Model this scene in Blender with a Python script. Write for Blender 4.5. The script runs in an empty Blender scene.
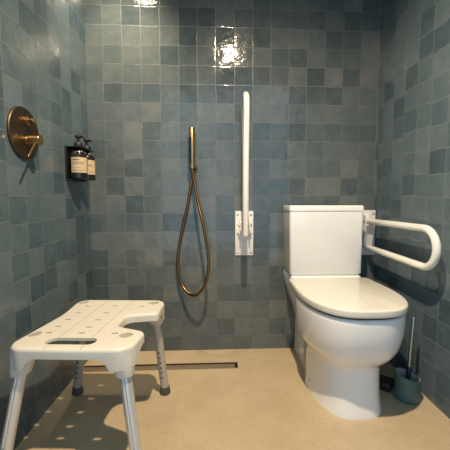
import bpy, bmesh, math, random
from mathutils import Vector, Matrix
PI = math.pi
random.seed(4)
SC = bpy.context.scene
COL = SC.collection

# ------------------------------------------------------------------ camera, world, lights, exposure
cam_d = bpy.data.cameras.new('camera')
cam = bpy.data.objects.new('camera', cam_d)
COL.objects.link(cam)
cam.location = (0, 0, 0.8465)
cam.rotation_euler = (PI / 2 - 0.0703, 0, -0.049)
cam_d.sensor_width = 36
cam_d.lens = 322 / 450 * 36
cam_d.shift_x = -0.02
cam_d.clip_start = 0.02
SC.camera = cam

world = bpy.data.worlds.new('world')
SC.world = world
world.use_nodes = True
wb = world.node_tree.nodes['Background']
wb.inputs['Color'].default_value = (0.40, 0.68, 1.0, 1)
wb.inputs['Strength'].default_value = 0.66

def spot(name, loc, power, color, angle, blend, radius, aim=(0, 0, -1)):
    d = bpy.data.lights.new(name, 'SPOT')
    d.energy = power
    d.color = color
    d.spot_size = math.radians(angle)
    d.spot_blend = blend
    d.shadow_soft_size = radius
    o = bpy.data.objects.new(name, d)
    o.location = loc
    o.rotation_euler = Vector(aim).to_track_quat('-Z', 'Y').to_euler()
    COL.objects.link(o)
    return o

CEIL = 2.24
LAMP_A = (0.10, 0.62)
LAMP_B = (-0.46, 1.42)
spot('downlight_beam', (LAMP_A[0], LAMP_A[1], CEIL - 0.035), 98, (1.0, 0.80, 0.55), 162, 1.0, 0.022)
spot('downlight_beam', (LAMP_B[0], LAMP_B[1], CEIL - 0.05), 30, (1.0, 0.84, 0.62), 78, 1.0, 0.06, (-0.12, 0.50, -1))
SC.cycles.caustics_reflective = False
SC.view_settings.view_transform = 'Standard'
SC.view_settings.look = 'None'
SC.view_settings.exposure = 1.1
SC.view_settings.gamma = 1.0
SC.view_settings.use_curve_mapping = False

# ------------------------------------------------------------------ materials
class NT:
    """small helper around a node tree"""
    def __init__(self, name):
        self.m = bpy.data.materials.new(name)
        self.m.use_nodes = True
        self.t = self.m.node_tree
        self.b = self.t.nodes['Principled BSDF']
    def n(self, typ, **kw):
        nd = self.t.nodes.new(typ)
        for k, v in kw.items():
            setattr(nd, k, v)
        return nd
    def put(self, sock, v):
        if isinstance(v, bpy.types.NodeSocket):
            self.t.links.new(v, sock)
        else:
            sock.default_value = v
    def math(self, op, a, b=None, c=None):
        nd = self.n('ShaderNodeMath', operation=op)
        self.put(nd.inputs[0], a)
        if b is not None: self.put(nd.inputs[1], b)
        if c is not None: self.put(nd.inputs[2], c)
        return nd.outputs[0]
    def step(self, v, lo, hi):
        nd = self.n('ShaderNodeMapRange', interpolation_type='SMOOTHSTEP')
        self.put(nd.inputs[0], v)
        nd.inputs[1].default_value = lo
        nd.inputs[2].default_value = hi
        return nd.outputs[0]
    def mix(self, f, a, b):
        nd = self.n('ShaderNodeMix', data_type='RGBA')
        self.put(nd.inputs['Factor'], f)
        self.put(nd.inputs[6], a)
        self.put(nd.inputs[7], b)
        return nd.outputs[2]
    def noise(self, vec, scale, detail=2, rough=0.5):
        nd = self.n('ShaderNodeTexNoise')
        if vec is not None: self.put(nd.inputs['Vector'], vec)
        nd.inputs['Scale'].default_value = scale
        nd.inputs['Detail'].default_value = detail
        nd.inputs['Roughness'].default_value = rough
        return nd.outputs['Fac']
    def obj(self):
        return self.n('ShaderNodeTexCoord').outputs['Object']
    def bump(self, h, strength=1.0, dist=1.0):
        nd = self.n('ShaderNodeBump')
        nd.inputs['Strength'].default_value = strength
        nd.inputs['Distance'].default_value = dist
        self.put(nd.inputs['Height'], h)
        self.put(self.b.inputs['Normal'], nd.outputs[0])

def plain(name, col, rough=0.5, metal=0.0, var=0.05, scale=40, coat=0.0, spec=0.5, bump=0.0):
    """a principled material with a faint procedural mottling"""
    k = NT(name)
    v = k.obj()
    nz = k.noise(v, scale, 3)
    c0 = tuple(min(1, c * (1 - var)) for c in col) + (1,)
    c1 = tuple(min(1, c * (1 + var)) for c in col) + (1,)
    k.put(k.b.inputs['Base Color'], k.mix(nz, c0, c1))
    k.b.inputs['Roughness'].default_value = rough
    k.b.inputs['Metallic'].default_value = metal
    k.b.inputs['Coat Weight'].default_value = coat
    k.b.inputs['Specular IOR Level'].default_value = spec
    if bump:
        k.bump(k.math('MULTIPLY', nz, bump))
    return k.m

def zellige(name, axis, off, jitter, tint=(1, 1, 1), gloss=0.05, joint=(0.118, 0.133, 0.130)):
    """hand made glazed square tiles, 10 cm, laid on the plane axis x Z"""
    k = NT(name)
    sep = k.n('ShaderNodeSeparateXYZ')
    P = k.obj()
    k.put(sep.inputs[0], P)
    u = k.math('DIVIDE', k.math('SUBTRACT', sep.outputs[axis], off), 0.1)
    v = k.math('DIVIDE', k.math('ADD', sep.outputs[2], 0.016), 0.1)
    wob = k.noise(P, 14, 1)
    u = k.math('ADD', u, k.math('MULTIPLY', k.math('SUBTRACT', wob, 0.5), 0.10))
    wob2 = k.noise(P, 11, 1)
    v = k.math('ADD', v, k.math('MULTIPLY', k.math('SUBTRACT', wob2, 0.5), 0.10))
    cu = k.math('FLOOR', u)
    if jitter:
        wn1 = k.n('ShaderNodeTexWhiteNoise', noise_dimensions='1D')
        k.put(wn1.inputs['W'], k.math('ADD', cu, 3.3))
        v = k.math('ADD', v, k.math('MULTIPLY', wn1.outputs[0], jitter))
    cv = k.math('FLOOR', v)
    fu = k.math('FRACT', u)
    fv = k.math('FRACT', v)
    comb = k.n('ShaderNodeCombineXYZ')
    k.put(comb.inputs[0], k.math('ADD', cu, 0.5 + 40 * axis))
    k.put(comb.inputs[1], k.math('ADD', cv, 0.5))
    wn = k.n('ShaderNodeTexWhiteNoise', noise_dimensions='2D')
    k.put(wn.inputs['Vector'], comb.outputs[0])
    rs = k.n('ShaderNodeSeparateColor')
    k.put(rs.inputs[0], wn.outputs['Color'])
    r1, r2, r3 = rs.outputs[0], rs.outputs[1], rs.outputs[2]
    # grout
    du = k.math('MINIMUM', fu, k.math('SUBTRACT', 1.0, fu))
    dv = k.math('MINIMUM', fv, k.math('SUBTRACT', 1.0, fv))
    d = k.math('MINIMUM', du, dv)
    fine = k.noise(P, 90, 3)
    d = k.math('ADD', d, k.math('MULTIPLY', k.math('SUBTRACT', fine, 0.5), 0.022))
    tile = k.step(d, 0.008, 0.024)
    # colour: every tile has its own tone, glaze pools inside it
    ramp = k.n('ShaderNodeValToRGB')
    cr = ramp.color_ramp
    tones = [(0.0, (0.040, 0.060, 0.066)), (0.25, (0.070, 0.091, 0.094)), (0.55, (0.103, 0.123, 0.122)),
             (0.8, (0.136, 0.150, 0.144)), (1.0, (0.180, 0.184, 0.168))]
    cr.elements[0].position = 0.0
    cr.elements[1].position = 1.0
    cr.elements[0].color = tones[0][1] + (1,)
    cr.elements[1].color = tones[-1][1] + (1,)
    for p, c in tones[1:-1]:
        e = cr.elements.new(p)
        e.color = c + (1,)
    pool = k.noise(P, 17, 4, 0.65)
    t = k.math('ADD', k.math('MULTIPLY', r3, 0.58), k.math('MULTIPLY', pool, 0.72))
    k.put(ramp.inputs[0], k.math('SUBTRACT', t, 0.14))
    col = k.mix(1.0, ramp.outputs[0], tint + (1,))
    k.t.nodes[-1].blend_type = 'MULTIPLY'
    k.put(k.b.inputs['Base Color'], k.mix(tile, joint + (1,), col))
    k.put(k.b.inputs['Roughness'], k.math('ADD', k.math('MULTIPLY', tile, -0.45), k.math('ADD', 0.45 + gloss, k.math('MULTIPLY', pool, 0.08))))
    # relief: tilted faces, hand made waves, pillowed edges
    tu = k.math('MULTIPLY', k.math('SUBTRACT', fu, 0.5), k.math('SUBTRACT', r1, 0.5))
    tv = k.math('MULTIPLY', k.math('SUBTRACT', fv, 0.5), k.math('SUBTRACT', r2, 0.5))
    tilt = k.math('MULTIPLY', k.math('ADD', tu, tv), 0.0022)
    shift = k.n('ShaderNodeVectorMath', operation='ADD')
    k.put(shift.inputs[0], P)
    sc = k.n('ShaderNodeVectorMath', operation='SCALE')
    k.put(sc.inputs[0], wn.outputs['Color'])
    sc.inputs['Scale'].default_value = 9.0
    k.put(shift.inputs[1], sc.outputs[0])
    wav = k.math('MULTIPLY', k.noise(shift.outputs[0], 18, 3, 0.5), 0.0021)
    edge = k.math('MULTIPLY', k.step(d, 0.0, 0.05), 0.0002)
    h = k.math('ADD', k.math('ADD', tilt, wav), edge)
    k.bump(h, 1.0, 1.0)
    k.b.inputs['Specular IOR Level'].default_value = 0.6
    return k.m

def cement():
    k = NT('microcement')
    P = k.obj()
    a = k.noise(P, 6, 5, 0.6)
    b = k.noise(P, 70, 4, 0.65)
    c = k.mix(k.step(a, 0.3, 0.7), (0.47, 0.365, 0.225, 1), (0.54, 0.425, 0.275, 1))
    c = k.mix(k.step(b, 0.52, 0.75), c, (0.57, 0.46, 0.31, 1))
    c2 = k.mix(k.step(k.noise(P, 110, 3), 0.58, 0.72), c, (0.39, 0.295, 0.175, 1))
    k.put(k.b.inputs['Base Color'], c2)
    k.b.inputs['Roughness'].default_value = 0.55
    k.bump(k.math('MULTIPLY', b, 0.0006))
    return k.m

def seat_plastic():
    k = NT('seat_plastic')
    sep = k.n('ShaderNodeSeparateXYZ')
    P = k.obj()
    k.put(sep.inputs[0], P)
    def groove(sock, at):
        dd = k.math('ABSOLUTE', k.math('SUBTRACT', sock, at))
        return k.step(dd, 0.0005, 0.0022)
    g = None
    for a in (-0.055, 0.05):
        q = groove(sep.outputs[0], a)
        g = q if g is None else k.math('MINIMUM', g, q)
    for a in (0.078, 0.002, -0.068, -0.128):
        q = k.math('ADD', k.math('MULTIPLY', groove(sep.outputs[1], a), 0.45), 0.55)
        g = k.math('MINIMUM', g, q)
    g = k.math('MAXIMUM', g, k.math('LESS_THAN', sep.outputs[2], 0.424))
    k.b.inputs['Base Color'].default_value = (0.67, 0.63, 0.545, 1)
    k.b.inputs['Roughness'].default_value = 0.42
    k.bump(k.math('ADD', k.math('MULTIPLY', g, 0.0017), k.math('MULTIPLY', k.noise(P, 300, 2), 0.0001)))
    return k.m

def hose_metal():
    k = NT('hose_brass')
    k.b.inputs['Base Color'].default_value = (0.27, 0.145, 0.06, 1)
    k.b.inputs['Metallic'].default_value = 1.0
    k.put(k.b.inputs['Roughness'], k.math('ADD', 0.24, k.math('MULTIPLY', k.noise(k.obj(), 60, 2), 0.12)))
    return k.m

def label_paper():
    """cream label with a dark heading and fine rows of print (object space Z)"""
    k = NT('label_paper')
    k.b.inputs['Base Color'].default_value = (0.72, 0.60, 0.42, 1)
    k.put(k.b.inputs['Base Color'], k.mix(k.noise(k.obj(), 50, 2), (0.60, 0.46, 0.28, 1), (0.50, 0.38, 0.23, 1)))
    k.b.inputs['Roughness'].default_value = 0.6
    return k.m

M = {
    'tile_back': zellige('glazed_tile_back', 0, -0.61, 0.0),
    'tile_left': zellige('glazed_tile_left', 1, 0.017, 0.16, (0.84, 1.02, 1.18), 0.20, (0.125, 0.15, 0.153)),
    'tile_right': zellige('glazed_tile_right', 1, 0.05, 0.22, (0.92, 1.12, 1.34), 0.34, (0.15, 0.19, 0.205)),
    'cement': cement(),
    'plaster': plain('white_plaster', (0.50, 0.50, 0.49), 0.8),
    'ceramic': plain('white_ceramic', (0.88, 0.88, 0.86), 0.10, var=0.01, coat=0.5),
    'lid': plain('white_seat_plastic', (0.74, 0.71, 0.63), 0.14, var=0.01, coat=0.3),
    'gap_shade': plain('gap_shade', (0.05, 0.05, 0.05), 0.6),
    'seat': seat_plastic(),
    'plug': plain('grey_plug', (0.36, 0.33, 0.28), 0.55),
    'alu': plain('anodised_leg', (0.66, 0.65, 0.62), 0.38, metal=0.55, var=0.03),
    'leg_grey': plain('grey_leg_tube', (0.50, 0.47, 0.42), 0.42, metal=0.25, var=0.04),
    'hole': plain('leg_hole', (0.05, 0.045, 0.04), 0.7),
    'rubber': plain('grey_rubber', (0.075, 0.07, 0.06), 0.6, var=0.15),
    'white_metal': plain('white_powder_coat', (0.82, 0.81, 0.77), 0.25, var=0.01, coat=0.3),
    'steel': plain('brushed_steel', (0.55, 0.54, 0.52), 0.28, metal=1.0),
    'brass': plain('brushed_brass', (0.55, 0.35, 0.16), 0.26, metal=1.0, var=0.06, scale=120),
    'bronze': plain('brushed_bronze', (0.105, 0.078, 0.052), 0.5, metal=1.0, var=0.10, scale=60),
    'hose': hose_metal(),
    'black': plain('matt_black', (0.012, 0.012, 0.013), 0.5),
    'bottle': plain('dark_bottle', (0.014, 0.010, 0.008), 0.12, coat=0.4),
    'print': plain('dark_print', (0.10, 0.07, 0.05), 0.6),
    'label': label_paper(),
    'cup': plain('sage_ceramic', (0.085, 0.145, 0.135), 0.45, var=0.05),
    'cup_in': plain('pale_cup_lining', (0.42, 0.45, 0.44), 0.5),
    'bristle': plain('black_bristle', (0.01, 0.01, 0.01), 0.9),
    'drain': plain('bronze_drain', (0.30, 0.23, 0.155), 0.36, metal=0.4, var=0.08),
    'channel': plain('drain_channel', (0.035, 0.028, 0.02), 0.6),
}
lens_m = NT('lamp_lens')
lens_m.b.inputs['Emission Color'].default_value = (1.0, 0.80, 0.55, 1)
lens_m.b.inputs['Emission Strength'].default_value = 1.0
M['lens'] = lens_m.m

# ------------------------------------------------------------------ mesh helpers
def finish(name, bm, mat, parent=None, local=False, sharp=35):
    bmesh.ops.recalc_face_normals(bm, faces=bm.faces)
    me = bpy.data.meshes.new(name)
    bm.to_mesh(me)
    bm.free()
    mats = mat if isinstance(mat, (list, tuple)) else [mat]
    for m in mats:
        me.materials.append(m)
    for p in me.polygons:
        p.use_smooth = True
    me.set_sharp_from_angle(angle=math.radians(sharp))
    o = bpy.data.objects.new(name, me)
    COL.objects.link(o)
    if parent is not None:
        o.parent = parent
        if not local:
            me.transform(world_of(parent).inverted())
    return o

def world_of(o):
    m = Matrix.LocRotScale(o.location, o.rotation_euler, None)
    return world_of(o.parent) @ m if o.parent else m

def thing(name, label, cat, loc, rz=0, group=None):
    o = bpy.data.objects.new(name, None)
    o.empty_display_size = 0.05
    COL.objects.link(o)
    o.location = loc
    o.rotation_euler = (0, 0, rz)
    return tag(o, label, cat, group)

def tag(o, label, cat, group=None):
    o['label'] = label
    o['category'] = cat
    if group: o['group'] = group
    return o

def structure(o):
    o['kind'] = 'structure'
    return o

def box(bm, lo, hi, bevel=0.0, seg=2, mi=0):
    r = bmesh.ops.create_cube(bm, size=1)
    lo, hi = Vector(lo), Vector(hi)
    for v in r['verts']:
        v.co = Vector([(lo[i] + hi[i]) / 2 + v.co[i] * (hi[i] - lo[i]) for i in range(3)])
    fs = {f for v in r['verts'] for f in v.link_faces}
    if bevel:
        es = list({e for v in r['verts'] for e in v.link_edges})
        q = bmesh.ops.bevel(bm, geom=es, offset=bevel, segments=seg, profile=0.5, affect='EDGES')
        fs = set(q['faces']) | {f for f in fs if f.is_valid}
    for f in fs:
        f.material_index = mi

def sweep(bm, pts, rad, n=16, caps=True, mi=0):
    """tube along a polyline; rad is a number or a list"""
    pts = [Vector(p) for p in pts]
    m = len(pts)
    rads = rad if isinstance(rad, (list, tuple)) else [rad] * m
    tang = []
    for i in range(m):
        t = pts[min(i + 1, m - 1)] - pts[max(i - 1, 0)]
        tang.append(t.normalized())
    ref = Vector((0, 0, 1)) if abs(tang[0].z) < 0.9 else Vector((1, 0, 0))
    nrm = (ref - tang[0] * ref.dot(tang[0])).normalized()
    rings = []
    for i in range(m):
        nrm = (nrm - tang[i] * nrm.dot(tang[i])).normalized()
        bi = tang[i].cross(nrm)
        rings.append([bm.verts.new(pts[i] + (nrm * math.cos(2 * PI * j / n) + bi * math.sin(2 * PI * j / n)) * rads[i]) for j in range(n)])
    for a, b in zip(rings, rings[1:]):
        for j in range(n):
            bm.faces.new((a[j], a[(j + 1) % n], b[(j + 1) % n], b[j])).material_index = mi
    if caps:
        bm.faces.new(rings[0][::-1]).material_index = mi
        bm.faces.new(rings[-1]).material_index = mi

def capsule_ends(pts, r, k=4):
    """add rounded ends to a polyline; returns points and radii"""
    pts = [Vector(p) for p in pts]
    a = (pts[0] - pts[1]).normalized()
    b = (pts[-1] - pts[-2]).normalized()
    P, R = [], []
    for i in range(k):
        t = (1 - i / k) * PI / 2
        P.append(pts[0] + a * (r * math.sin(t) - r)); R.append(max(r * math.cos(t), r * 0.02))
    inner0 = pts[0] - a * r
    P.append(inner0); R.append(r)
    for q in pts[1:-1]:
        P.append(q); R.append(r)
    P.append(pts[-1] - b * r); R.append(r)
    for i in range(1, k + 1):
        t = i / k * PI / 2
        P.append(pts[-1] + b * (r * math.sin(t) - r)); R.append(max(r * math.cos(t), r * 0.02))
    return P, R

def spline(pts, sub=6):
    pts = [Vector(p) for p in pts]
    out = []
    for i in range(len(pts) - 1):
        p0, p1, p2, p3 = pts[max(i - 1, 0)], pts[i], pts[i + 1], pts[min(i + 2, len(pts) - 1)]
        for s in range(sub):
            t = s / sub
            out.append(0.5 * ((2 * p1) + (p2 - p0) * t + (2 * p0 - 5 * p1 + 4 * p2 - p3) * t * t + (3 * p1 - p0 - 3 * p2 + p3) * t ** 3))
    out.append(pts[-1])
    return out

def lathe(bm, prof, center, axis=(0, 0, 1), n=32, mi=0):
    """profile of (radius, height) revolved about an axis through center"""
    ax = Vector(axis).normalized()
    q = ax.to_track_quat('Z', 'Y').to_matrix()
    c = Vector(center)
    rings = []
    for r, h in prof:
        if r < 1e-6:
            rings.append([bm.verts.new(c + q @ Vector((0, 0, h)))])
        else:
            rings.append([bm.verts.new(c + q @ Vector((r * math.cos(2 * PI * j / n), r * math.sin(2 * PI * j / n), h))) for j in range(n)])
    for a, b in zip(rings, rings[1:]):
        for j in range(n):
            k = (j + 1) % n
            if len(a) == 1 and len(b) == 1: continue
            if len(a) == 1: f = bm.faces.new((a[0], b[k], b[j]))
            elif len(b) == 1: f = bm.faces.new((a[j], a[k], b[0]))
            else: f = bm.faces.new((a[j], a[k], b[k], b[j]))
            f.material_index = mi

def fillet(poly, seg=8):
    """polygon corners (u, v, r) rounded by arcs"""
    out = []
    n = len(poly)
    for i in range(n):
        p = Vector(poly[i][:2]); r = poly[i][2]
        a = (Vector(poly[i - 1][:2]) - p); b = (Vector(poly[(i + 1) % n][:2]) - p)
        la, lb = a.length, b.length
        a.normalize(); b.normalize()
        ang = a.angle(b)
        if r <= 0 or ang > PI - 1e-3:
            out.append(p); continue
        t = min(r / math.tan(ang / 2), la * 0.49, lb * 0.49)
        rr = t * math.tan(ang / 2)
        c = p + (a + b).normalized() * (rr / math.sin(ang / 2))
        s0 = p + a * t - c
        s1 = p + b * t - c
        a0 = math.atan2(s0.y, s0.x); a1 = math.atan2(s1.y, s1.x)
        da = (a1 - a0 + PI) % (2 * PI) - PI
        for k in range(seg + 1):
            q = a0 + da * k / seg
            out.append(c + Vector((math.cos(q), math.sin(q))) * rr)
    return out

def offset(poly, d):
    """shrink a counter-clockwise polygon by d"""
    n = len(poly)
    out = []
    for i in range(n):
        e0 = (poly[i] - poly[i - 1]).normalized()
        e1 = (poly[(i + 1) % n] - poly[i]).normalized()
        t = (e0 + e1)
        t = t.normalized() if t.length > 1e-6 else e0
        out.append(poly[i] + Vector((-t.y, t.x)) * d)
    return out

def stack(bm, layers, mi=0):
    """loft of equal-count closed rings of 3D points, capped"""
    rings = [[bm.verts.new(p) for p in L] for L in layers]
    n = len(rings[0])
    for a, b in zip(rings, rings[1:]):
        for j in range(n):
            bm.faces.new((a[j], a[(j + 1) % n], b[(j + 1) % n], b[j])).material_index = mi
    bm.faces.new(rings[0][::-1]).material_index = mi
    bm.faces.new(rings[-1]).material_index = mi

def rounded_slab(bm, poly, z0, z1, r, top=True, bottom=False, seg=4, dome=0.0, mi=0):
    L = []
    if bottom:
        for k in range(seg):
            t = k / seg * PI / 2
            L.append((offset(poly, r * (1 - math.sin(t))), z0 + r * (1 - math.cos(t))))
        L.append((poly, z0 + r))
    else:
        L.append((poly, z0))
    if top:
        L.append((poly, z1 - r))
        for k in range(1, seg + 1):
            t = k / seg * PI / 2
            L.append((offset(poly, r * (1 - math.cos(t))), z1 - r + r * math.sin(t)))
    else:
        L.append((poly, z1))
    stack(bm, [[Vector((p.x, p.y, z)) for p in P] for P, z in L], mi)

def cut(name, base, cutters):
    """base bmesh minus each cutter bmesh, returned as a bmesh (exact boolean)"""
    def tmp(bm):
        bmesh.ops.recalc_face_normals(bm, faces=bm.faces)
        me = bpy.data.meshes.new('tmp')
        bm.to_mesh(me); bm.free()
        o = bpy.data.objects.new('tmp', me)
        COL.objects.link(o)
        return o
    bo = tmp(base)
    cs = [tmp(c) for c in cutters]
    for c in cs:
        md = bo.modifiers.new('b', 'BOOLEAN')
        md.operation = 'DIFFERENCE'
        md.solver = 'EXACT'
        md.object = c
    dg = bpy.context.evaluated_depsgraph_get()
    dg.update()
    me = bpy.data.meshes.new_from_object(bo.evaluated_get(dg))
    out = bmesh.new()
    out.from_mesh(me)
    for o in cs + [bo]:
        bpy.data.objects.remove(o)
    bpy.data.meshes.remove(me)
    return out

# ------------------------------------------------------------------ the room
WL, WR, WB, NEAR, FAR = -0.70, 0.902, 1.803, -0.45, -2.6   # the wet corner is open towards the viewer
def slab(name, lo, hi, mat):
    bm = bmesh.new()
    box(bm, lo, hi)
    return structure(finish(name, bm, mat))
# floor with the recess for the drain channel
DX0, DX1, DY0, DY1 = WL + 0.004, 0.100, 1.590, 1.652
fl = bmesh.new()
box(fl, (WL - 0.1, FAR, -0.1), (WR + 0.1, WB + 0.1, 0))
dr = bmesh.new()
box(dr, (DX0, DY0, -0.03), (DX1, DY1, 0.05))
structure(finish('floor', cut('floor', fl, [dr]), M['cement']))
slab('wall_back', (WL - 0.1, WB, 0), (WR + 0.1, WB + 0.1, CEIL), M['tile_back'])
slab('wall_left', (WL - 0.1, NEAR, 0), (WL, WB, CEIL), M['tile_left'])
slab('wall_right', (WR, NEAR, 0), (WR + 0.1, WB, CEIL), M['tile_right'])
slab('ceiling', (WL - 0.1, NEAR, CEIL), (WR + 0.1, WB + 0.1, CEIL + 0.1), M['plaster'])

# ceiling downlights (above the frame)
t = thing('ceiling_downlight', 'white round downlight in the ceiling over the middle of the room', 'ceiling light', LAMP_A + (CEIL,))
bm = bmesh.new()
lathe(bm, [(0.036, 0), (0.036, -0.012), (0.039, -0.014), (0.048, -0.010), (0.049, 0.0), (0.036, 0)], LAMP_A + (CEIL,))
finish('trim_ring', bm, M['white_metal'], t)
bm = bmesh.new()
lathe(bm, [(0, -0.004), (0.030, -0.004), (0.035, -0.001), (0.035, 0), (0, 0)], LAMP_A + (CEIL,))
finish('lens', bm, M['lens'], t)
t = thing('ceiling_downlight', 'wide round downlight in the ceiling in the back left corner, over the stool', 'ceiling light', LAMP_B + (CEIL,))
bm = bmesh.new()
lathe(bm, [(0.062, 0), (0.062, -0.012), (0.065, -0.014), (0.076, -0.010), (0.077, 0.0), (0.062, 0)], LAMP_B + (CEIL,), n=40)
finish('trim_ring', bm, M['white_metal'], t)
bm = bmesh.new()
lathe(bm, [(0, -0.004), (0.055, -0.004), (0.0615, -0.001), (0.0615, 0), (0, 0)], LAMP_B + (CEIL,), n=40)
finish('lens', bm, M['lens'], t)

# ------------------------------------------------------------------ linear floor drain
t = thing('floor_drain', 'long bronze linear drain set in the floor along the back wall', 'drain', (-0.3, 1.62, 0))
bm = bmesh.new()
box(bm, (DX0, DY0, -0.0295), (DX1, DY1, -0.026))
box(bm, (DX0, DY0, -0.026), (DX1, DY0 + 0.002, -0.001))
box(bm, (DX0, DY1 - 0.002, -0.026), (DX1, DY1, -0.001))
box(bm, (DX1 - 0.002, DY0 + 0.002, -0.026), (DX1, DY1 - 0.002, -0.001))
finish('channel', bm, M['channel'], t)
bm = bmesh.new()
box(bm, (DX0 + 0.001, DY0 + 0.010, -0.010), (DX1 - 0.016, DY1 - 0.011, -0.0015), 0.0015)
for i in range(5):
    x = DX0 + 0.08 + i * 0.155
    box(bm, (x - 0.006, DY0 + 0.02, -0.026), (x + 0.006, DY1 - 0.02, -0.010))
finish('cover_plate', bm, M['drain'], t)
bm = bmesh.new()
for y in (DY0 - 0.0005, DY1 - 0.0025):
    box(bm, (DX0, y, -0.001), (DX1, y + 0.003, 0.0006))
box(bm, (DX1 - 0.003, DY0 + 0.0025, -0.001), (DX1, DY1 - 0.0025, 0.0006))
finish('edge_frame', bm, M['drain'], t)

# ------------------------------------------------------------------ toilet
XC = 0.555
t = thing('toilet', 'white close-coupled toilet with closed lid standing against the back wall', 'toilet', (XC, 1.45, 0))
def smooth(a, b, x):
    q = max(0, min(1, (x - a) / (b - a)))
    return q * q * (3 - 2 * q)
def pan_ring(z, tf, w, wback, tb=0.004, na=22):
    """outline at height z: tf is how far it reaches from the wall, w / wback half widths"""
    a = min(0.30, tf * 0.45)
    side = []
    ns = 14
    for i in range(ns):
        s = i / ns
        tt = tb + (tf - a - tb) * s
        ww = wback + (w - wback) * smooth(0.17, 0.42, tt)
        side.append((ww, tt))
    for i in range(na + 1):
        q = i / na * PI / 2
        side.append((w * math.cos(q) ** 0.68 if q < PI / 2 - 1e-6 else 0.0, tf - a + a * math.sin(q) ** 0.90))
    pts = [Vector((XC + x, WB - y, z)) for x, y in side]
    pts += [Vector((XC - x, WB - y, z)) for x, y in side[-2::-1]]
    return pts
bm = bmesh.new()
SEC = [(0.0, .632, .150, .118), (0.012, .632, .148, .117), (0.03, .627, .145, .115), (0.08, .621, .142, .113), (0.14, .619, .141, .112), (0.185, .619, .141, .112),
       (0.198, .620, .143, .112), (0.206, .627, .150, .113), (0.216, .640, .160, .114), (0.232, .656, .176, .117), (0.255, .673, .189, .121),
       (0.283, .687, .198, .127), (0.315, .698, 0.2020, .136), (0.345, .705, 0.2050, .148), (0.372, .708, 0.2065, .162), (0.397, .709, 0.2070, .174),
       (0.413, .709, 0.2070, .182), (0.419, .708, 0.2055, .182), (0.423, .702, 0.2005, .178)]
stack(bm, [pan_ring(*s) for s in SEC])
# raised deck that carries the cistern
deck = fillet([(XC - .183, WB - .205, .02), (XC + .183, WB - .205, .02), (XC + .186, WB - .004, .006), (XC - .186, WB - .004, .006)])
stack(bm, [[Vector((XC + (p.x - XC) * k, WB + (p.y - WB) * d, z)) for p in deck] for k, d, z in
           ((0.62, 0.80, 0.20), (0.72, 0.86, 0.26), (0.83, 0.92, 0.32), (0.92, 0.97, 0.37), (0.985, 1.0, 0.42), (1.0, 1.0, 0.445), (1.0, 1.0, 0.460), (0.985, 0.98, 0.466), (0.96, 0.96, 0.468))])
finish('bowl', bm, M['ceramic'], t, sharp=50)
def d_shape(w, t0, tf, rb=0.03, na=24):
    a = 0.30
    pts = []
    half = [(w, tf - a)]
    for i in range(1, na + 1):
        q = i / na * PI / 2
        half.append((w * math.cos(q) ** 0.68 if i < na else 0.0, tf - a + a * math.sin(q) ** 0.90))
    # counter-clockwise seen from above: right side front ... left side, then back corners
    right = [Vector((XC + x, WB - y)) for x, y in half]
    left = [Vector((XC - x, WB - y)) for x, y in half[-2::-1]]
    corners = fillet([(XC - w, WB - tf + a, 0), (XC - w * 0.97, WB - t0, rb), (XC + w * 0.97, WB - t0, rb), (XC + w, WB - tf + a, 0)], 6)
    back = corners[1:-1]
    ring = right[::-1] + back[::-1]
    ring = left[::-1] + right[::-1] if False else right + left + back
    area = sum(ring[i - 1].x * ring[i].y - ring[i].x * ring[i - 1].y for i in range(len(ring)))
    # right side runs from the widest point to the tip, on to the left and round the back
    return ring if area > 0 else ring[::-1]
bm = bmesh.new()
rounded_slab(bm, d_shape(.196, .222, .696), 0.422, 0.4375, 0.003)
finish('seat_ring', bm, M['gap_shade'], t)  # ring coloured near black: the shade under the lid is put into its colour
bm = bmesh.new()
rounded_slab(bm, d_shape(.2105, .212, .718), 0.4340, 0.4650, 0.009, bottom=True, seg=5)
finish('lid', bm, M['lid'], t, sharp=60)
bm = bmesh.new()
tank = fillet([(XC - .192, WB - .188, .014), (XC + .192, WB - .188, .014), (XC + .190, WB - .004, .006), (XC - .190, WB - .004, .006)])
tank_low = [Vector((XC + (p.x - XC) * 0.985, p.y)) for p in tank]
rings = [[Vector((p.x, p.y, 0.474)) for p in offset(tank_low, 0.006)], [Vector((p.x, p.y, 0.480)) for p in tank_low],
         [Vector((p.x, p.y, 0.800)) for p in tank], [Vector((p.x, p.y, 0.801)) for p in offset(tank, 0.003)]]
stack(bm, rings)
g = [(p.x, p.y) for p in offset(tank_low, 0.012)]
stack(bm, [[Vector((x, y, 0.467)) for x, y in g], [Vector((x, y, 0.475)) for x, y in g]])
finish('cistern', bm, M['ceramic'], t, sharp=50)
bm = bmesh.new()
rounded_slab(bm, [Vector((XC + (p.x - XC) * 1.012, p.y - 0.003 * (p.y < WB - .1))) for p in tank], 0.8035, 0.831, 0.010)
gg = offset(tank, 0.006)
stack(bm, [[Vector((p.x, p.y, 0.800)) for p in gg], [Vector((p.x, p.y, 0.805)) for p in gg]])
finish('cistern_lid', bm, M['ceramic'], t, sharp=50)
for tt, z in ((0.362, 0.046), (0.405, 0.040)):
    bm = bmesh.new()
    ww = 0.136
    lathe(bm, [(0.0, 0.010), (0.004, 0.0095), (0.007, 0.007), (0.0085, 0.0), (0.0085, -0.012), (0, -0.012)], (XC - ww, WB - tt, z), (-1, 0, 0.15), 16)
    b = finish('fixing_cap', bm, M['steel'], t)
    b['label'] = 'small chrome fixing cap'

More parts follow.
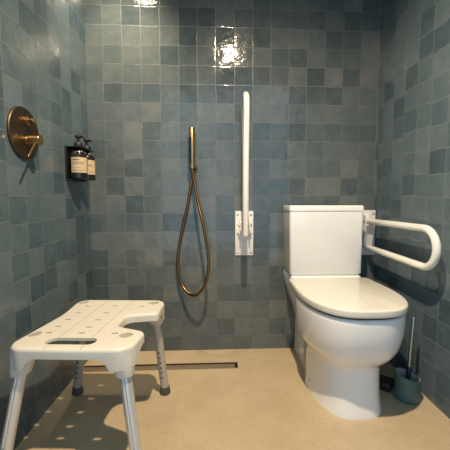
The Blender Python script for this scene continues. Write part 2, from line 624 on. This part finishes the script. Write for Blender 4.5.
# ------------------------------------------------------------------ shower stool
T0 = thing('shower_stool', 'white plastic shower stool with handle slot and cut-out seat beside the left wall', 'stool', (-0.4305, 1.182, 0), math.radians(-4))
H = 0.427
outline = fillet([(-0.180, -0.264, .055), (0.0, -0.268, .6), (0.196, -0.264, .055), (0.203, -0.128, .034), (0.088, -0.082, .036), (0.088, 0.018, .040), (0.200, 0.040, .022),
                  (0.190, 0.207, .045), (-0.184, 0.207, .045), (-0.158, 0.02, .4)], 10)
bm = bmesh.new()
rounded_slab(bm, outline, H - 0.066, H, 0.011, seg=5)
cut_list = []
c = bmesh.new()
inn = offset(outline, 0.006)
stack(c, [[Vector((p.x, p.y, H - 0.12)) for p in inn], [Vector((p.x, p.y, H - 0.009)) for p in inn]])
cut_list.append(c)
def prism(poly, axis, lo, hi):
    """extrude a 2D polygon: axis 1 = (u, z) along v, axis 0 = (v, z) along u"""
    c = bmesh.new()
    if axis == 1:
        stack(c, [[Vector((p.x, lo, p.y)) for p in poly], [Vector((p.x, hi, p.y)) for p in poly]])
    else:
        stack(c, [[Vector((lo, p.x, p.y)) for p in poly], [Vector((hi, p.x, p.y)) for p in poly]])
    return c
arch = fillet([(-0.165, H - 0.15, 0), (0.182, H - 0.15, 0), (0.116, H - 0.030, .045), (-0.100, H - 0.030, .045)], 8)
cut_list.append(prism(arch, 1, -0.4, 0.4))
arch = fillet([(-0.250, H - 0.15, 0), (0.190, H - 0.15, 0), (0.126, H - 0.030, .045), (-0.182, H - 0.030, .045)], 8)
cut_list.append(prism(arch, 0, -0.4, 0.4))
# handle slot
c = bmesh.new()
sl = fillet([(-0.079, -0.234, .022), (0.079, -0.234, .022), (0.072, -0.188, .022), (-0.072, -0.188, .022)], 8)
stack(c, [[Vector((p.x, p.y, H - 0.06)) for p in sl], [Vector((p.x, p.y, H + 0.02)) for p in sl]])
cut_list.append(c)
for u, vs in ((-0.108, (0.118, 0.040, -0.032, -0.096, -0.150)), (0.0, (0.122, 0.040, -0.034, -0.100, -0.150)), (0.112, (0.118,)), (0.108, (-0.150,)), (0.045, (-0.07,))):
    for v in vs:
        if u == 0.045: continue
        c = bmesh.new()
        sl = fillet([(u - .0115, v - .0042, .004), (u + .0115, v - .0042, .004), (u + .0115, v + .0042, .004), (u - .0115, v + .0042, .004)], 4)
        stack(c, [[Vector((p.x, p.y, H - 0.03)) for p in sl], [Vector((p.x, p.y, H + 0.02)) for p in sl]])
        cut_list.append(c)
caps = [(-0.149, 0.166), (0.149, 0.164), (-0.147, -0.160), (0.149, -0.163)]
for u, v in caps:
    c = bmesh.new()
    lathe(c, [(0, -0.005), (0.0205, -0.005), (0.0215, 0.02), (0, 0.02)], (u, v, H), n=28)
    cut_list.append(c)
seat_bm = cut('seat', bm, cut_list)
# corner sockets
def sq(cx, cy, hw, r, z, n=5):
    return [Vector((p.x, p.y, z)) for p in fillet([(cx - hw, cy - hw, r), (cx + hw, cy - hw, r), (cx + hw, cy + hw, r), (cx - hw, cy + hw, r)], n)]
TOPS = [(-0.136, -0.218), (0.154, -0.218), (0.150, 0.168), (-0.147, 0.168)]
FEET = [(-0.188, -0.292), (0.230, -0.285), (0.178, 0.224), (-0.215, 0.214)]
for (ax, ay), (bx_, by_) in zip(TOPS, FEET):
    def ctr(z):
        s = (H - 0.01 - z) / (H - 0.01)
        return ax + (bx_ - ax) * s, ay + (by_ - ay) * s
    L = []
    for z, hw in ((H - 0.010, .036), (H - 0.035, .0345), (H - 0.055, .031), (H - 0.088, .0265), (H - 0.091, .025)):
        x, y = ctr(z)
        L.append(sq(x, y, hw, hw * 0.8, z))
    stack(seat_bm, L)
finish('seat', seat_bm, M['seat'], T0, local=True, sharp=40)
for u, v in caps:
    bm = bmesh.new()
    lathe(bm, [(0, -0.0035), (0.015, -0.0032), (0.0195, -0.0042), (0.0198, -0.0052), (0, -0.0052)], (u, v, H), n=24)
    finish('socket_cap', bm, M['plug'], T0, local=True)['label'] = 'grey round cap'
for i, ((ax, ay), (bx_, by_)) in enumerate(zip(TOPS, FEET)):
    def ctr(z):
        s = (H - 0.01 - z) / (H - 0.01)
        return Vector((ax + (bx_ - ax) * s, ay + (by_ - ay) * s, z))
    front = i < 2
    bm = bmesh.new()
    # round tube with two shallow grooves front and back
    n = 28
    L = []
    for z in (0.014, 0.345 + 0.02):
        c = ctr(z)
        ring = []
        for j in range(n):
            a = 2 * PI * j / n
            rr = 0.0175
            if front and min(abs(a - PI * 1.5), abs(a - PI * 0.5)) < 0.2: rr = 0.0145
            ring.append(c + Vector((math.cos(a) * rr, math.sin(a) * rr, 0)))
        L.append(ring)
    stack(bm, L)
    for k in range(3 if front else 6):
        z = 0.085 + k * 0.024
        c = ctr(z)
        for face in (-1, 1):
            lathe(bm, [(0.0045, 0.0), (0.0045, 0.0006), (0, 0.0006)], c + Vector((0.0, face * 0.0170, 0)), (0, face, 0), 12, mi=1)
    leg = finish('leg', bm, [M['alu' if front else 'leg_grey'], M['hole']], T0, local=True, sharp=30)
    bm = bmesh.new()
    c = ctr(0.02)
    lathe(bm, [(0, 0.0), (0.020, 0.0), (0.0235, 0.003), (0.0235, 0.012), (0.021, 0.020), (0.020, 0.033), (0.0182, 0.034), (0, 0.034)], (c.x, c.y, 0), n=24)
    f = finish('rubber_foot', bm, M['rubber'], leg, local=True)

# ------------------------------------------------------------------ folding grab bars
def plate_and_screws(t, x0, x1, z0, z1):
    bm = bmesh.new()
    box(bm, (x0, WB - 0.007, z0), (x1, WB - 0.0005, z1), 0.002)
    finish('wall_plate', bm, M['white_metal'], t)
    for x in (x0 + 0.013, x1 - 0.013):
        for z in (z0 + 0.016, (z0 + z1) / 2, z1 - 0.02):
            bm = bmesh.new()
            lathe(bm, [(0, 0.0), (0.006, 0.0), (0.0055, 0.002), (0.003, 0.0035), (0, 0.0035)], (x, WB - 0.007, z), (0, -1, 0), 14)
            finish('screw', bm, M['steel'], t)['label'] = 'steel screw head'
RB = 0.0155
def u_rail(pts_a, pts_b, corner):
    pass
def arc_pts(c, r, a0, a1, e1, e2, n=12):
    return [Vector(c) + Vector(e1) * (r * math.cos(a0 + (a1 - a0) * i / n)) + Vector(e2) * (r * math.sin(a0 + (a1 - a0) * i / n)) for i in range(n + 1)]
# folded up, against the back wall
X = 0.138
t = thing('grab_bar', 'white folding grab bar swung up vertical on the back wall left of the toilet', 'grab bar', (0.145, WB - 0.001, 0.55), 0, 'folding grab bars')
plate_and_screws(t, 0.095, 0.197, 0.548, 0.798)
bm = bmesh.new()
for s in (-1, 1):
    poly = fillet([(WB - 0.006, 0.765, 0), (WB - 0.006, 0.655, 0), (WB - 0.085, 0.690, .015), (WB - 0.085, 0.745, .015)], 5)
    xa = 0.1455 + s * 0.0245
    stack(bm, [[Vector((xa - 0.003, p.x, p.y)) for p in poly], [Vector((xa + 0.003, p.x, p.y)) for p in poly]])
finish('bracket', bm, M['white_metal'], t)
bm = bmesh.new()
lathe(bm, [(0, -0.036), (0.007, -0.036), (0.009, -0.033), (0.009, 0.033), (0.007, 0.036), (0, 0.036)], (0.1455, WB - 0.060, 0.722), (1, 0, 0), 18)
finish('hinge_pin', bm, M['steel'], t)
Yb, Yf, ztop, rc = WB - 0.060, WB - 0.190, 1.390, 0.065
path = [Vector((X + .006, Yb, 0.70)), Vector((X + .006, Yb, 1.0))]
path += [Vector((X + .003, p.y, p.z)) for p in arc_pts((X, (Yb + Yf) / 2, ztop - rc), rc, 0, PI, (0, 1, 0), (0, 0, 1), 18)]
path += [Vector((X, Yf, 1.0)), Vector((X, Yf, 0.667))]
P, R = capsule_ends(path, RB, 3)
bm = bmesh.new()
sweep(bm, P, R, 20)
finish('rail', bm, M['white_metal'], t, sharp=50)
bm = bmesh.new()
sweep(bm, [(X + .004, Yb, 0.735), (X, Yf, 0.700)], 0.010, 14)
finish('cross_link', bm, M['white_metal'], t)
# folded down, beside the toilet
X = 0.836
t = thing('grab_bar', 'white folding grab bar lowered horizontally between the toilet and right wall', 'grab bar', (0.85, WB - 0.001, 0.55), 0, 'folding grab bars')
plate_and_screws(t, 0.797, 0.897, 0.545, 0.802)
bm = bmesh.new()
for s in (-1, 1):
    poly = fillet([(WB - 0.006, 0.785, 0), (WB - 0.006, 0.570, 0), (WB - 0.052, 0.600, .012), (WB - 0.070, 0.735, .012), (WB - 0.070, 0.770, .012)], 5)
    xa = X + s * 0.0215
    stack(bm, [[Vector((xa - 0.002, p.x, p.y)) for p in poly], [Vector((xa + 0.002, p.x, p.y)) for p in poly]])
finish('bracket', bm, M['white_metal'], t)
bm = bmesh.new()
lathe(bm, [(0, -0.028), (0.006, -0.028), (0.008, -0.026), (0.008, 0.026), (0.006, 0.028), (0, 0.028)], (X, WB - 0.050, 0.741), (1, 0, 0), 18)
finish('hinge_pin', bm, M['steel'], t)
zt, zb = 0.741, 0.584
rr = (zt - zb) / 2
path = [Vector((X, WB - 0.030, zt)), Vector((X, 1.5, zt + .001))]
path += arc_pts((X, 1.185 + rr, (zt + zb) / 2), rr, PI / 2, PI * 1.5, (0, 1, 0), (0, 0, 1), 20)
path += [Vector((X, 1.5, zb + 0.006)), Vector((X, WB - 0.030, zb + 0.012))]
P, R = capsule_ends(path, RB, 3)
bm = bmesh.new()
sweep(bm, P, R, 20)
finish('rail', bm, M['white_metal'], t, sharp=50)

# ------------------------------------------------------------------ hand shower and its holder
hx, hy = -0.138, 1.750
t = thing('shower_holder', 'small brass wall bracket on the back wall holding the hand shower', 'shower bracket', (hx + 0.002, WB - 0.001, 1.035))
bm = bmesh.new()
lathe(bm, [(0, 0.0), (0.022, 0.0), (0.0225, 0.002), (0.0225, 0.010), (0.0215, 0.012), (0.013, 0.0125), (0.013, 0.0345), (0, 0.0345)], (hx + 0.004, WB - 0.0005, 1.035), (0, -1, 0), 26)
finish('wall_outlet', bm, M['bronze'], t)
bm = bmesh.new()
lathe(bm, [(0.0160, -0.012), (0.0190, -0.012), (0.0190, 0.012), (0.0160, 0.012), (0.0160, -0.012)], (hx, hy, 1.040), (0, 0, 1), 24)
finish('cradle', bm, M['brass'], t)
t = thing('hand_shower', 'slim brass hand shower with long looped hose hanging on the back wall', 'shower', (hx, hy, 1.03))
bm = bmesh.new()
lathe(bm, [(0, -0.012), (0.0075, -0.012), (0.0085, -0.002), (0.0148, 0.004), (0.0155, 0.02), (0.0158, 0.208), (0.0150, 0.210), (0, 0.210)], (hx, hy, 1.030), n=26)
finish('handset', bm, M['brass'], t)
bm = bmesh.new()
# dark spray strip let into the wall-left side of the handset
L = []
for z in (1.056, 1.190):
    ring = []
    for q in (-0.75, -0.5, -0.25, 0, 0.25, 0.5, 0.75):
        a = math.radians(218) + q
        ring.append(Vector((hx + math.cos(a) * 0.0161, hy + math.sin(a) * 0.0161, z)))
    for q in (0.75, 0.5, 0.25, 0, -0.25, -0.5, -0.75):
        a = math.radians(218) + q
        ring.append(Vector((hx + math.cos(a) * 0.0140, hy + math.sin(a) * 0.0140, z)))
    L.append(ring)
stack(bm, L)
finish('spray_strip', bm, M['black'], t)['label'] = 'dark spray strip'
HP = [(-0.138, 1.75, 1.026), (-0.135, 1.748, 1.005), (-0.126, 1.743, 0.955), (-0.1065, 1.7205, 0.843), (-0.0819, 1.6905, 0.7434), (-0.0618, 1.671, 0.635), (-0.0499, 1.6623, 0.5367), (-0.0597, 1.6623, 0.4476), (-0.0863, 1.671, 0.3868), (-0.1254, 1.6967, 0.3502), (-0.1714, 1.7315, 0.3598), (-0.206, 1.758, 0.409), (-0.223, 1.77, 0.49), (-0.219, 1.773, 0.584), (-0.196, 1.77, 0.706), (-0.166, 1.767, 0.832), (-0.149, 1.772, 0.934), (-0.14, 1.781, 0.985), (-0.136, 1.785, 1.012)]
bm = bmesh.new()
sweep(bm, spline(HP, 8), 0.0078, 14)
finish('hose', bm, M['hose'], t, sharp=60)
bm = bmesh.new()
lathe(bm, [(0, -0.03), (0.0085, -0.03), (0.0105, -0.026), (0.0105, -0.004), (0.009, 0), (0, 0)], (-0.135, 1.786, 1.0205), n=18)
finish('hose_nut', bm, M['brass'], t)

# ------------------------------------------------------------------ mixer on the left wall
my, mz = 1.213, 1.094
t = thing('shower_mixer', 'round bronze shower mixer plate with lever handle on the left wall', 'shower mixer', (WL + 0.001, my, mz))
bm = bmesh.new()
lathe(bm, [(0, 0.0), (0.090, 0.0), (0.0915, 0.0015), (0.0915, 0.0055), (0.0895, 0.008), (0, 0.008)], (WL + 0.0005, my, mz), (1, 0, 0), 64)
finish('cover_plate', bm, M['bronze'], t)
bm = bmesh.new()
lathe(bm, [(0, 0), (0.016, 0.0), (0.016, 0.006), (0.010, 0.007), (0.0085, 0.018), (0.009, 0.019), (0.009, 0.032), (0.0085, 0.033), (0, 0.033)], (WL + 0.0085, my + 0.005, mz + 0.046), (1, 0, 0), 26)
finish('diverter_knob', bm, M['brass'], t)
bm = bmesh.new()
lathe(bm, [(0, 0), (0.016, 0.0), (0.016, 0.008), (0.014, 0.010), (0.014, 0.0135), (0.0185, 0.014), (0.0195, 0.015), (0.0195, 0.052), (0.0187, 0.053), (0, 0.053)], (WL + 0.0085, my + 0.002, mz - 0.024), (1, 0, 0), 34)
hd = finish('handle', bm, M['brass'], t)
bm = bmesh.new()
P, R = capsule_ends([(WL + 0.047, my - 0.010, mz - 0.034), (WL + 0.056, my - 0.072, mz - 0.092)], 0.0036, 3)
sweep(bm, P, R, 12)
lv = finish('lever', bm, M['brass'], hd)

# ------------------------------------------------------------------ soap bottles in their wall holder
by = (1.556, 1.652)
bxx = WL + 0.050
t = thing('bottle_holder', 'black metal wall holder carrying two pump bottles in the left corner', 'bottle holder', (WL + 0.001, 1.604, 0.95))
bm = bmesh.new()
box(bm, (WL + 0.0005, 1.525, 0.958), (WL + 0.006, 1.690, 1.107), 0.001)
finish('back_plate', bm, M['black'], t)
bm = bmesh.new()
box(bm, (WL + 0.006, 1.527, 0.9500), (WL + 0.030, 1.687, 0.9545), 0.001)
box(bm, (WL + 0.0005, 1.527, 0.9545), (WL + 0.006, 1.687, 0.958))
finish('tray', bm, M['black'], t)
bm = bmesh.new()
base = bmesh.new()
box(base, (WL + 0.0055, 1.527, 1.1005), (WL + 0.070, 1.687, 1.104))
cc = []
for y in by:
    c = bmesh.new()
    lathe(c, [(0, -0.02), (0.0145, -0.02), (0.0145, 0.02), (0, 0.02)], (bxx, y, 1.102), n=24)
    cc.append(c)
finish('neck_plate', cut('neck', base, cc), M['black'], t)
def pump_bottle(y, turn, label):
    b = thing('soap_bottle', label, 'soap bottle', (bxx, y, 0.9545), 0, 'pump bottles in the wall holder')
    z0 = 0.9548
    bm = bmesh.new()
    lathe(bm, [(0, 0.001), (0.033, 0), (0.0365, 0.003), (0.0375, 0.008), (0.0375, 0.106), (0.0365, 0.115), (0.0315, 0.125), (0.021, 0.1325), (0.0135, 0.136), (0.0125, 0.138), (0.0125, 0.150), (0, 0.150)],
          (bxx, y, z0), n=36)
    bod = finish('body', bm, M['bottle'], b)
    def patch(z_lo, z_hi, a0, a1, r, n):
        pb = bmesh.new()
        L = []
        for z in (z_lo, z_hi):
            ring = [Vector((bxx + math.cos(a0 + (a1 - a0) * i / n) * r, y + math.sin(a0 + (a1 - a0) * i / n) * r, z)) for i in range(n + 1)]
            ring += [Vector((bxx + math.cos(a1 + (a0 - a1) * i / n) * (r - .0004), y + math.sin(a1 + (a0 - a1) * i / n) * (r - .0004), z)) for i in range(n + 1)]
            L.append(ring)
        stack(pb, L)
        return pb
    ca = math.radians(turn)
    half = math.radians(62)
    lb = finish('paper_label', patch(z0 + 0.028, z0 + 0.098, ca - half, ca + half, 0.0379, 20), M['label'], b, sharp=60)
    lb['label'] = 'cream paper label'
    prb = bmesh.new()
    rows = [(0.0845, 0.0885, -0.80, -0.05, 0)] + [(0.0755 - i * 0.0042, 0.0768 - i * 0.0042, -0.80, w, 0) for i, w in enumerate((0.5, 0.42, 0.55))]
    rows += [(0.0505, 0.0516, -0.80, 0.2, 0), (0.0395, 0.0405, -0.80, 0.6, 0), (0.0355, 0.0365, -0.80, 0.35, 0)]
    for zl, zh, a, e, _ in rows:
        q = patch(z0 + zl, z0 + zh, ca + a, ca + e, 0.0382, 10)
        me = bpy.data.meshes.new('tmp')
        q.to_mesh(me); q.free()
        prb.from_mesh(me)
        bpy.data.meshes.remove(me)
    finish('print_lines', prb, M['print'], lb, sharp=60)['label'] = 'rows of fine dark print'
    bm = bmesh.new()
    lathe(bm, [(0, 0.151), (0.0185, 0.151), (0.0190, 0.153), (0.0190, 0.166), (0.0170, 0.170), (0.009, 0.172), (0.0068, 0.173), (0.0068, 0.190), (0.0120, 0.192), (0.0135, 0.196), (0.0130, 0.203), (0.010, 0.205), (0, 0.205)],
          (bxx, y, z0 - 0.002), n=24)
    d = Vector((math.cos(math.radians(-20)), math.sin(math.radians(-20)), 0))
    p0 = Vector((bxx, y, z0 + 0.196))
    sweep(bm, [p0, p0 + d * 0.022, p0 + d * 0.034 + Vector((0, 0, -0.003)), p0 + d * 0.038 + Vector((0, 0, -0.008))], [0.0068, 0.006, 0.005, 0.004], 12)
    finish('pump', bm, M['black'], b)
pump_bottle(by[0], -62, 'dark pump bottle with cream label, nearer of the two in the holder')
pump_bottle(by[1], -58, 'dark pump bottle with cream label, in the holder next to the back corner')

# ------------------------------------------------------------------ toilet brush and the things on the floor beside it
cx, cy, R0 = 0.812, 1.300, 0.0515
t = thing('brush_holder', 'sage green slant-topped toilet brush cup on the floor right of the toilet', 'toilet brush holder', (cx, cy, 0))
bm = bmesh.new()
n = 40
def cup_ring(r, z, slope):
    return [Vector((cx + r * math.cos(2 * PI * j / n), cy + r * math.sin(2 * PI * j / n), z + slope * (-r * math.cos(2 * PI * j / n) + 0.35 * r * math.sin(2 * PI * j / n)))) for j in range(n)]
stack(bm, [cup_ring(r, z, s * .55) for r, z, s in ((R0 - .010, 0.0, 0), (R0 - .004, 0.0015, 0), (R0, 0.006, 0), (R0, 0.03, 0.0), (R0, 0.08, 0.25), (R0, 0.1065, 0.38), (R0 - .001, 0.108, 0.38),
                                           (R0 - .003, 0.108, 0.38), (R0 - .004, 0.1065, 0.38), (R0 - .004, 0.05, 0.1), (R0 - .006, 0.012, 0))])
finish('cup', bm, M['cup'], t, sharp=50)
bm = bmesh.new()
stack(bm, [cup_ring(r, z, s * .55) for r, z, s in ((R0 - .0062, 0.0125, 0), (R0 - .0062, 0.0145, 0), (R0 - .0062, 0.05, .1), (R0 - .0042, 0.1060, 0.38), (R0 - .0058, 0.1065, 0.38), (R0 - .0072, 0.05, 0.1), (R0 - .0072, 0.0150, 0))])
finish('lining', bm, M['cup_in'], t, sharp=50)['label'] = 'pale grey inner lining'
top = Vector((cx + 0.021, cy + 0.006, 0.358))
bot = Vector((cx - 0.002, cy - 0.002, 0.019))
ax = (top - bot).normalized()
t = thing('toilet_brush', 'toilet brush with thin chrome handle standing in the sage green cup', 'toilet brush', bot)
bm = bmesh.new()
P, R = capsule_ends([bot + ax * 0.11, top], 0.0058, 3)
sweep(bm, P, R, 16)
finish('handle', bm, M['steel'], t)
bm = bmesh.new()
lathe(bm, [(0, 0.048), (0.0095, 0.048), (0.0105, 0.054), (0.0100, 0.118), (0.008, 0.122), (0, 0.122)], bot, ax, 18)
finish('collar', bm, M['black'], t)
bm = bmesh.new()
lathe(bm, [(0, 0.0), (0.018, 0.002), (0.027, 0.012), (0.028, 0.036), (0.022, 0.047), (0.008, 0.050), (0, 0.050)], bot, ax, 28)
finish('brush_head', bm, M['bristle'], t)
# low black block for an unidentified dark shape between the toilet foot and the brush cup
bm = bmesh.new()
t = thing('dark_shape', 'unidentified low black shape on the floor between toilet base and brush cup', 'box', (0.745, 1.405, 0), math.radians(-40))
box(bm, (-0.050, -0.040, 0), (0.055, 0.040, 0.034), 0.003)
finish('body', bm, M['black'], t, local=True)
